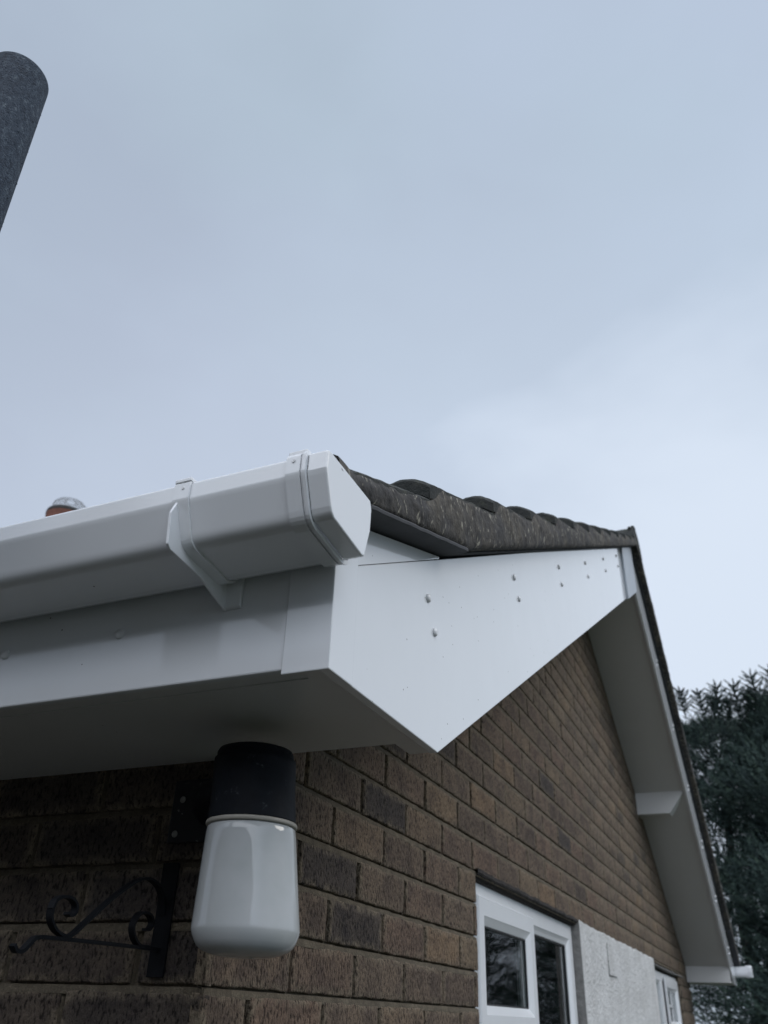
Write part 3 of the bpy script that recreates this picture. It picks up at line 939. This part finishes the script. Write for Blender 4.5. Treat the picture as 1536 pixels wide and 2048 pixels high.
# ------------------------------------------------------------------ chimney, far along the ridge
ch = MB(); ch.box((-4.25, APX - 0.3, 1.9), (-3.62, APX + 0.3, 3.05)); ch.box((-4.30, APX - 0.35, 2.88), (-3.57, APX + 0.35, 2.95))
chim = part(ch, 'chimney', M_BRICK, tint=True)
cp = MB(); CX, CY, CZ = -3.93, APX, 3.30
cp.lathe([(0.11, CZ - 0.01), (0.150, CZ), (0.153, CZ - 0.03), (0.146, CZ - 0.045), (0.140, CZ - 0.07), (0.145, 3.06)], (CX, CY, CZ), 40)
part(cp, 'chimney_pot', M_TERRA, chim)
rm_ = MB(); rm_.lathe([(0.10, CZ + 0.010), (0.150, CZ + 0.012), (0.1545, CZ - 0.002), (0.1545, CZ - 0.020)], (CX, CY, CZ), 40); part(rm_, 'pot_rim', M_BLACKRIM, chim)
cw = MB(); RC = 0.128
def cowl_pt(a, h):
    h = h * 1.45; r = RC * (1.0 if h < 0.07 else math.sqrt(max(0, 1 - ((h - 0.07) / 0.053) ** 2)) ** 0.7)
    return (CX + 0.012 + r * math.cos(a), CY + r * math.sin(a), CZ + h)
for k in range(44):
    a = 2 * math.pi * k / 44
    cw.tube([cowl_pt(a, h) for h in (0.0, 0.03, 0.05, 0.07, 0.08, 0.0845)], 0.0011, 4, False)
for h in (0.012, 0.024, 0.036, 0.048, 0.060, 0.070, 0.078):
    cw.tube([cowl_pt(2 * math.pi * k / 32, h) for k in range(33)], 0.0020 if h in (0.078, 0.048) else 0.0011, 4, False)
part(cw, 'wire_cowl', M_WIRE, chim)

# ------------------------------------------------------------------ gutter (front and back)
GP = [(-0.300, 0.458), (-0.300, 0.420), (-0.3035, 0.405), (-0.311, 0.394), (-0.321, 0.3895), (-0.330, 0.3892), (-0.385, 0.3955), (-0.3915, 0.3975), (-0.3965, 0.4015), (-0.3995, 0.4075), (-0.4125, 0.4395), (-0.4140, 0.4440), (-0.4138, 0.464), (-0.4120, 0.4665), (-0.4095, 0.4665)]
def offs(pts, d):
    out = []
    for i, p in enumerate(pts):
        a = Vector(pts[max(i - 1, 0)]); b = Vector(pts[min(i + 1, len(pts) - 1)])
        t = (b - a).normalized(); n = Vector((t.y, -t.x))
        out.append((p[0] + n.x * d, p[1] + n.y * d))
    return out
def sweep(mb, prof, x0, x1, m_, n=1, cap=True, smooth=True):
    rows = []
    for i in range(n + 1):
        x = x0 + (x1 - x0) * i / n
        rows.append([(x, m_(y), z) for y, z in prof])
    fl = m_(0) != 0
    mb.grid(rows if not fl else [r[::-1] for r in rows], smooth=smooth, closed=True)
    k = len(prof)
    if cap:
        # strip caps of an open profile (outer half / inner half)
        h = k // 2
        for r in (rows[0], rows[-1]):
            mb.add(r, [(a, a + 1, k - 2 - a, k - 1 - a) for a in range(h - 1)])
def closed(out, inn): return out + inn[::-1]
def smooth_prof(pts, it=2):
    for _ in range(it):
        q = [pts[0]]
        for a, b in zip(pts, pts[1:]):
            q.append((a[0] * 0.75 + b[0] * 0.25, a[1] * 0.75 + b[1] * 0.25)); q.append((a[0] * 0.25 + b[0] * 0.75, a[1] * 0.25 + b[1] * 0.75))
        q.append(pts[-1]); pts = q
    return pts
def support(pts, d=0.0012):
    out = [pts[0]]
    for a, b in zip(pts, pts[1:]):
        v = Vector(b) - Vector(a); L_ = v.length
        if L_ > 0.008:
            v.normalize()
            out += [(a[0] + v.x * d, a[1] + v.y * d), (b[0] - v.x * d, b[1] - v.y * d)]
        out.append(b)
    return out
GPS = support(smooth_prof(support(GP, 0.0022), 1))
sgn = -1 if False else 1
# find which side offs() pushes: outward must grow the section
_t = offs(GPS, 0.001); OUTS = 1 if sum(p[1] for p in _t) < sum(p[1] for p in GPS) else -1
def gutter(m_, label, brackets, xe, dz=0.0):
    root = empty('gutter', (-3.6, m_(-0.35), 0.39), label, 'gutter')
    GO = Vector((-3.6, m_(-0.35), 0.39))
    t = MB(); sweep(t, closed(GPS, offs(GPS, -0.0022 * OUTS)), XL - 0.3, xe - 0.030, m_)
    t.build('trough', M_GUT, root, GO)
    # stop end: socket strap, moulded lip, closed box
    s = MB()
    o1, o0 = offs(GPS, 0.0042 * OUTS), offs(GPS, 0.0006 * OUTS)
    sweep(s, closed(o1, o0), xe - 0.047, xe - 0.0305, m_)
    oo = offs(GPS, 0.0026 * OUTS)
    sweep(s, closed(oo, o0), xe - 0.0300, xe - 0.0275, m_)
    o2 = offs(GPS, 0.0052 * OUTS)
    sweep(s, closed(o2, o0), xe - 0.0270, xe - 0.0235, m_)
    s.build('end_strap', M_GUT, root, GO, bevel=0.0008)
    e = MB()
    ob = [(-0.4095, 0.4675), (-0.4150, 0.4660), (-0.4158, 0.4440), (-0.4140, 0.4385), (-0.4010, 0.4060), (-0.3975, 0.4000), (-0.3920, 0.3962), (-0.3240, 0.3885), (-0.3180, 0.3900), (-0.3060, 0.4280), (-0.3045, 0.4560), (-0.3090, 0.4665)]
    pts = [(m_(y), z) for y, z in ob]
    # chamfered back corner as on the photographed stop end
    pts = pts + []
    if m_(0) == 0: pts = pts[::-1]
    e.prism(pts, 0, xe - 0.0232, xe)
    e.build('stop_end', M_GUT, root, GO, bevel=0.0022, seg=4)
    c = MB()
    c.box((xe - 0.046, min(m_(-0.4165), m_(-0.398)), 0.4650), (xe - 0.024, max(m_(-0.4165), m_(-0.398)), 0.4722))
    c.build('end_clip', M_GUT, root, GO, bevel=0.001)
    # clip screws on the front
    d = MB()
    for zz in (0.4585,):
        rows = [[(xe - 0.038 + r * math.cos(2 * math.pi * k / 12), m_(-0.4185 - h), zz + r * math.sin(2 * math.pi * k / 12)) for k in range(12)] for r, h in ((0.0022, 0), (0.0018, 0.0006), (0.001, 0.0002), (0.0001, 0.0001))]
        d.grid(rows, smooth=True, closed=True)
    d.build('clip_pip', M_CAP, root, GO)
    for bx in brackets:
        k = MB()
        o1, o0 = offs(GPS, 0.0030 * OUTS), offs(GPS, 0.0004 * OUTS)
        sweep(k, closed(o1[2:], o0[2:]), bx - 0.001, bx + 0.0195, m_)
        br = k.build('bracket', M_GUT, root, GO, bevel=0.0006)
        f = MB()
        fin = [(-0.4145, 0.4440), (-0.4230, 0.4250), (-0.4190, 0.3885), (-0.4130, 0.3840), (-0.3560, 0.3790), (-0.2985, 0.3620), (-0.2985, 0.405), (-0.312, 0.392), (-0.33, 0.388), (-0.386, 0.3942), (-0.397, 0.4005)]
        f.prism([(m_(y), z) for y, z in fin], 0, bx + 0.003, bx + 0.0062)
        f.build('fin', M_GUT, br, GO, bevel=0.0006)
        b = MB()
        b.prism([(m_(y), z) for y, z in [(-0.2984, 0.363), (-0.3035, 0.365), (-0.3055, 0.40), (-0.2984, 0.452)]], 0, bx + 0.0005, bx + 0.026)
        b.build('back_plate', M_GUT, br, GO, bevel=0.0012)
        h = MB()
        h.box((bx - 0.001, min(m_(-0.4175), m_(-0.402)), 0.4655), (bx + 0.0205, max(m_(-0.4175), m_(-0.402)), 0.4705))
        h.build('clip', M_GUT, br, GO, bevel=0.001)
        rows = [[(bx + 0.011 + r * math.cos(2 * math.pi * q / 12), m_(-0.4172 - hh), 0.4575 + r * math.sin(2 * math.pi * q / 12)) for q in range(12)] for r, hh in ((0.0018, 0), (0.0015, 0.0005), (0.0008, 0.0002), (0.0001, 0.0001))]
        p = MB(); p.grid(rows, smooth=True, closed=True); p.build('clip_pip', M_CAP, br, GO)
    root.location.z += dz
    return root
gutter((lambda y: y), 'white square-line gutter along the front fascia with a stop end at the corner', [0.163, -0.84, -1.84], 0.3500)
gutter(mir, 'end of the white gutter on the far eaves beyond the long bargeboard', [0.0, -1.0], 0.425, -0.075)

# water beads and grit on the gutter
# ------------------------------------------------------------------ wall lamp
LX, LY = 0.122, -0.130
LO = Vector((-0.055, 0.0, 0.17))
lamp = empty('wall_lamp', LO, 'black and opal glass wall lamp hanging under the corner soffit', 'lamp')
TX = (-0.06, 0.0)
b = MB(); b.lathe([(0.0, 0.2522), (0.040, 0.2520), (0.0455, 0.2500), (0.0475, 0.2460), (0.0478, 0.2400), (0.0503, 0.2385), (0.0505, 0.2330), (0.0507, 0.200), (0.0525, 0.1665), (0.0525, 0.1645), (0.048, 0.1640)], (LX, LY, 0.251), 96, TX)
b.build('lamp_base', M_LAMPB, lamp, LO)
r = MB(); r.lathe([(0.046, 0.1645), (0.0536, 0.1643), (0.0543, 0.1630), (0.0543, 0.1606), (0.0533, 0.1592), (0.046, 0.1590)], (LX, LY, 0.251), 96, TX)
r.build('gasket_ring', M_RING, lamp, LO)
g = MB()
prof = [(0.047, 0.1600), (0.0512, 0.1588), (0.0524, 0.1570)]
for k in range(9):
    z = 0.150 - (0.150 - 0.052) * k / 8
    prof.append((0.0528 + (0.0606 - 0.0528) * (0.157 - z) / (0.157 - 0.052), z))
prof += [(0.0607, 0.0495), (0.0603, 0.0470), (0.0590, 0.0430), (0.0565, 0.0375), (0.0530, 0.0325), (0.0485, 0.0290), (0.0410, 0.0258), (0.0300, 0.0234), (0.0160, 0.0220), (0.0, 0.0215)]
g.lathe(prof, (LX, LY, 0.251), 128, TX)
g.build('glass_shade', M_OPAL, lamp, LO)
p = MB(); p.box((-0.088, -0.0065, 0.171), (-0.005, -0.0012, 0.258))
p.build('back_plate', M_PLATE, lamp, LO, bevel=0.002)
a = MB(); a.tube([(-0.022, -0.006, 0.214), (-0.018, -0.025, 0.214), (-0.004, -0.05, 0.215), (0.03, -0.085, 0.214), (0.09, -0.125, 0.212)], [0.022, 0.018, 0.017, 0.018, 0.018], 20)
a.build('arm', M_LAMPB, lamp, LO)
for (x, z) in ((-0.0755, 0.1835), (-0.0700, 0.2300)):
    s = MB()
    rows = [[(x + r_ * math.cos(2 * math.pi * k / 18), -0.0066 - h, z + r_ * math.sin(2 * math.pi * k / 18)) for k in range(18)] for r_, h in ((0.0046, 0), (0.0046, 0.001), (0.0034, 0.0012), (0.0030, 0.0004), (0.0002, 0.0004))]
    s.grid(rows, smooth=True, closed=True)
    s.build('screw', M_SCREW, lamp, LO)

# ------------------------------------------------------------------ wrought-iron hanging bracket
BX = -0.076
BO = Vector((BX, 0.0, 0.005))
hb = empty('hanging_basket_bracket', BO, 'black wrought iron scroll bracket on the shaded front wall left of the lamp', 'bracket')
def spl(pts, n=10):
    out = []
    P = [Vector(p) for p in pts]; P = [P[0] * 2 - P[1]] + P + [P[-1] * 2 - P[-2]]
    for i in range(1, len(P) - 2):
        for k in range(n):
            t = k / n
            out.append(0.5 * ((2 * P[i]) + (-P[i - 1] + P[i + 1]) * t + (2 * P[i - 1] - 5 * P[i] + 4 * P[i + 1] - P[i + 2]) * t * t + (-P[i - 1] + 3 * P[i] - 3 * P[i + 1] + P[i + 2]) * t ** 3))
    out.append(P[-2]); return out
bp_ = MB(); bp_.box((BX - 0.012, -0.0055, 0.007), (BX + 0.014, -0.0012, 0.146)); bp_.build('wall_bar', M_IRON, hb, BO, bevel=0.0008)
def sp(name, yz, w=0.009, t=0.0032):
    m = MB(); m.strip(spl([(BX, y, z) for y, z in yz]), (1, 0, 0), w, t); m.build(name, M_IRON, hb, BO)
sp('arm', [(-0.004, 0.039), (-0.10, 0.0385), (-0.20, 0.037), (-0.226, 0.0355), (-0.236, 0.028), (-0.243, 0.0215), (-0.252, 0.0205), (-0.258, 0.026)], 0.008, 0.004)
sp('brace', [(-0.006, 0.080), (-0.012, 0.098), (-0.024, 0.112), (-0.042, 0.119), (-0.060, 0.118), (-0.080, 0.110), (-0.117, 0.086), (-0.150, 0.060), (-0.172, 0.043), (-0.184, 0.0405), (-0.200, 0.045), (-0.211, 0.055), (-0.2135, 0.066)])
sp('scroll', [(-0.2135, 0.066), (-0.210, 0.075), (-0.200, 0.080), (-0.186, 0.080), (-0.176, 0.074), (-0.175, 0.066), (-0.181, 0.062), (-0.187, 0.064)])
sp('scroll', [(-0.026, 0.041), (-0.045, 0.041), (-0.058, 0.048), (-0.065, 0.060), (-0.060, 0.073), (-0.048, 0.079), (-0.034, 0.077), (-0.027, 0.069), (-0.031, 0.061), (-0.039, 0.060)])

# ------------------------------------------------------------------ weathered steel pole, left
PO = Vector((-0.137 + 0.058 * 3.146, -0.588, GZ))
pm = MB(); prof = [(0.0, 1.1655), (0.036, 1.1655), (0.0415, 1.164), (0.0432, 1.161)]
z = 1.155
while z > GZ: prof.append((0.0434, z)); z -= 0.05
prof.append((0.0434, GZ))
rows = []
for r_, z in prof:
    cx = -0.137 - 0.058 * (z - 1.166)
    rows.append([(cx + max(r_, 1e-5) * math.cos(2 * math.pi * k / 72), -0.588 + max(r_, 1e-5) * math.sin(2 * math.pi * k / 72), z) for k in range(72)])
pm.grid(rows[::-1], smooth=True, closed=True)
for _ in range(150):
    a = random.uniform(0, 2 * math.pi); z = random.uniform(0.6, 1.15); cx = -0.137 - 0.058 * (z - 1.166); r_ = random.uniform(0.0006, 0.0015)
    px_, py_ = cx + 0.0434 * math.cos(a), -0.588 + 0.0434 * math.sin(a)
    pm.lathe([(0, z + r_), (r_, z), (0, z - r_)], (px_, py_, z), 6)
pole = pm.build('metal_pole', M_POLE, None, PO)
tag(pole, 'weathered blue-grey steel pole standing in front of the gutter at the left edge', 'pole')

# ------------------------------------------------------------------ ground
gr = MB()
gr.add([(-1500, -1500, GZ - 0.004), (1500, -1500, GZ - 0.004), (1500, 1500, GZ - 0.004), (-1500, 1500, GZ - 0.004)], [(0, 1, 2, 3)])
tag(gr.build('ground', M_GROUND), kind='structure', label='grass ground around the bungalow')
pv = MB(); pv.add([(-9, -3.4, GZ), (2.4, -3.4, GZ), (2.4, 8, GZ), (-9, 8, GZ)], [(0, 1, 2, 3)])
tag(pv.build('path', M_PAVE), kind='structure', label='grey paved path along the house walls')

# ------------------------------------------------------------------ added, unseen house behind the camera: blocks low sky light, shows only in reflections
NO = Vector((-2, -6.6, GZ))
nh = empty('light_blocker_house', NO, 'added unseen light blocker shaped as a cream house with brown panels', 'house')
w = MB(); w.box((-9, -10.4, GZ), (4.2, -5.0, 2.3)); w.build('wall', simple('blocker_render', (0.20, 0.195, 0.18), 0.9, 8, 0.12), nh, NO)
NB = simple('blocker_brick', (0.075, 0.055, 0.045), 0.9, 8, 0.25)
for x0, x1 in ((-8.6, -7.2), (-5.6, -4.5), (-3.4, -2.9), (-1.5, -0.9), (0.4, 0.75), (1.5, 2.3), (3.2, 3.6)):  # brown panels added as dark stripes for the lamp glass to reflect
    w = MB(); w.box((x0, -4.999, GZ), (x1, -4.93, 2.25)); w.build('reflection_stripe', NB, nh, NO)
w = MB(); w.prism([(-4.7, 2.27), (-7.7, 3.7), (-10.7, 2.27)], 0, -9.3, 4.5); w.build('roof', M_TILE, nh, NO)
for x0, x1, z0, z1 in ((-7.0, -5.9, -0.9, 0.4), (-2.6, -1.8, -0.9, 0.4), (-0.6, 0.2, GZ + 0.02, 0.2), (2.4, 3.1, -0.9, 0.4)):  # invented windows on the blocker, more bands for the reflections
    f = MB(); f.box((x0, -4.999, z0), (x1, -4.95, z1)); fo = f.build('window', M_WINF, nh, NO)
    g = MB(); g.box((x0 + 0.08, -4.949, z0 + 0.08), (x1 - 0.08, -4.94, z1 - 0.08)); g.build('pane', M_GAP, fo, NO)

# ------------------------------------------------------------------ conifers beyond the far eaves
def conifer_meshes(seed, H, R, n_sp, leaders=(), base=0.6):
    rnd = random.Random(seed)
    tr = MB()
    tr.tube([(0.05 * math.sin(z * 1.3), 0.05 * math.cos(z * 1.7), z) for z in [H * k / 10 for k in range(10)]], [0.16 * (1 - 0.088 * k) for k in range(10)], 10)
    cr = MB()
    def spray(p, d, L, dens, shade, wid, nl):
        d = d.normalized()
        u = d.cross(Vector((0.2, 0.3, 0.93))).normalized(); w = d.cross(u)
        q = p + d * L
        t = 0.0035
        cr.add([p + u * t, p - u * t, q], [(0, 1, 2)], (max(0, shade - 0.3), 0, 0, 1))
        for i in range(dens):
            f = (i + rnd.random()) / dens
            a = rnd.uniform(0, 2 * math.pi)
            side = (u * math.cos(a) + w * math.sin(a))
            b_ = p + d * L * f
            dd = (side * 0.8 + d * 0.75).normalized() * nl * rnd.uniform(0.7, 1.15) * (1 - 0.45 * f)
            ww = d.cross(dd).normalized() * wid
            sh = min(1, max(0, shade + rnd.uniform(-0.15, 0.2)))
            cr.add([b_ + ww, b_ - ww, b_ + dd], [(0, 1, 2)], (sh, 0, 0, 1))
    for s in range(n_sp):
        h = base + (H - base) * (rnd.random() ** 0.85)
        f = (h - base) / (H - base)
        env = R * (1 - f ** 4.0) ** 0.55 * (0.82 + 0.18 * math.sin(h * 5 + seed))
        a = rnd.uniform(0, 2 * math.pi)
        env *= 1 + 0.22 * noise.noise(Vector((math.cos(a) * 1.6, math.sin(a) * 1.6, h * 1.5 + seed)))
        rr = env * math.sqrt(rnd.uniform(0.12, 1.0))
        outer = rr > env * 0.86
        p = Vector((rr * math.cos(a), rr * math.sin(a), h))
        up = 0.15 + 0.9 * f * (1.2 if outer else 0.4)
        d = Vector((math.cos(a) + rnd.uniform(-0.5, 0.5), math.sin(a) + rnd.uniform(-0.5, 0.5), up + rnd.uniform(-0.35, 0.3)))
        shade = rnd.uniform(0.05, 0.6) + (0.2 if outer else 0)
        spray(p, d, rnd.uniform(0.16, 0.34), 16, shade, 0.0075, rnd.uniform(0.05, 0.085))
    # upright leader shoots along the top and shoulder of the crown
    for s in range(90):
        a = rnd.uniform(0, 2 * math.pi); f = rnd.uniform(0.80, 1.0)
        h = base + (H - base) * f
        env = R * (1 - min(f, 0.999) ** 4.0) ** 0.55 * rnd.uniform(0.55, 0.98)
        p = Vector((env * math.cos(a), env * math.sin(a), h - 0.1))
        L = rnd.uniform(0.16, 0.30)
        d = Vector((0.25 * math.cos(a) + rnd.uniform(-0.15, 0.15), 0.25 * math.sin(a) + rnd.uniform(-0.15, 0.15), 1))
        spray(p, d, L, 30, 0.45, 0.0075, 0.10)
        for q in range(6):
            b2 = rnd.uniform(0, 2 * math.pi); pp = p + d.normalized() * L * rnd.uniform(0.35, 0.92)
            spray(pp, Vector((math.cos(b2), math.sin(b2), 0.75)), rnd.uniform(0.10, 0.20), 12, 0.45, 0.0065, 0.05)
    # clear leaders standing above the crown, each with up-swept whorls
    for (lx, ly, lz, L) in leaders:
        p = Vector((lx, ly, lz - L)); d = Vector((rnd.uniform(-0.08, 0.08), 0, 1))
        spray(p, d, L, 110, 0.35, 0.011, 0.045)
        for k in range(6):
            h = 0.25 + 0.12 * k
            for q in range(5):
                a = 2 * math.pi * q / 5 + k * 0.7 + rnd.uniform(-0.2, 0.2)
                spray(p + d.normalized() * L * h, Vector((math.cos(a), math.sin(a), 0.75 + rnd.uniform(-0.15, 0.25))), L * (0.52 - 0.055 * k) * rnd.uniform(0.75, 1.15), 46, 0.4, 0.010, 0.036)
    return tr, cr
def conifer(loc, seed, H, R, n, label, leaders=()):
    root = empty('conifer', loc, label, 'tree', 'dark conifers beyond the house')
    tr, cr = conifer_meshes(seed, H, R, n, leaders)
    tr.build('trunk', M_BARK, root)
    cr.build('crown', M_FOL, root, tint=True)
    return root
conifer((1.30, 11.8, GZ), 3, 6.0, 1.65, 15000, 'broad dark conifer whose spiky top shows right of the far bargeboard',
        [(x - 1.30, -0.5, z - GZ, L) for x, z, L in ((0.416, 4.236, 0.62), (0.684, 4.227, 0.60), (0.972, 4.342, 0.70), (1.157, 4.400, 0.66), (0.84, 4.10, 0.4), (1.36, 4.3, 0.6), (1.6, 4.4, 0.7), (0.55, 4.0, 0.4))])
conifer((0.25, 12.8, GZ), 11, 6.05, 1.55, 10000, 'lower conifer partly hidden behind the far bargeboard and gutter end',
        [(x - 0.25, -0.6, z - GZ, L) for x, z, L in ((-0.07, 4.52, 0.5), (0.20, 4.47, 0.55), (0.33, 4.36, 0.4))])
conifer((4.4, 12.6, GZ), 23, 4.9, 1.9, 7000, 'conifer at the far right beyond the picture edge')
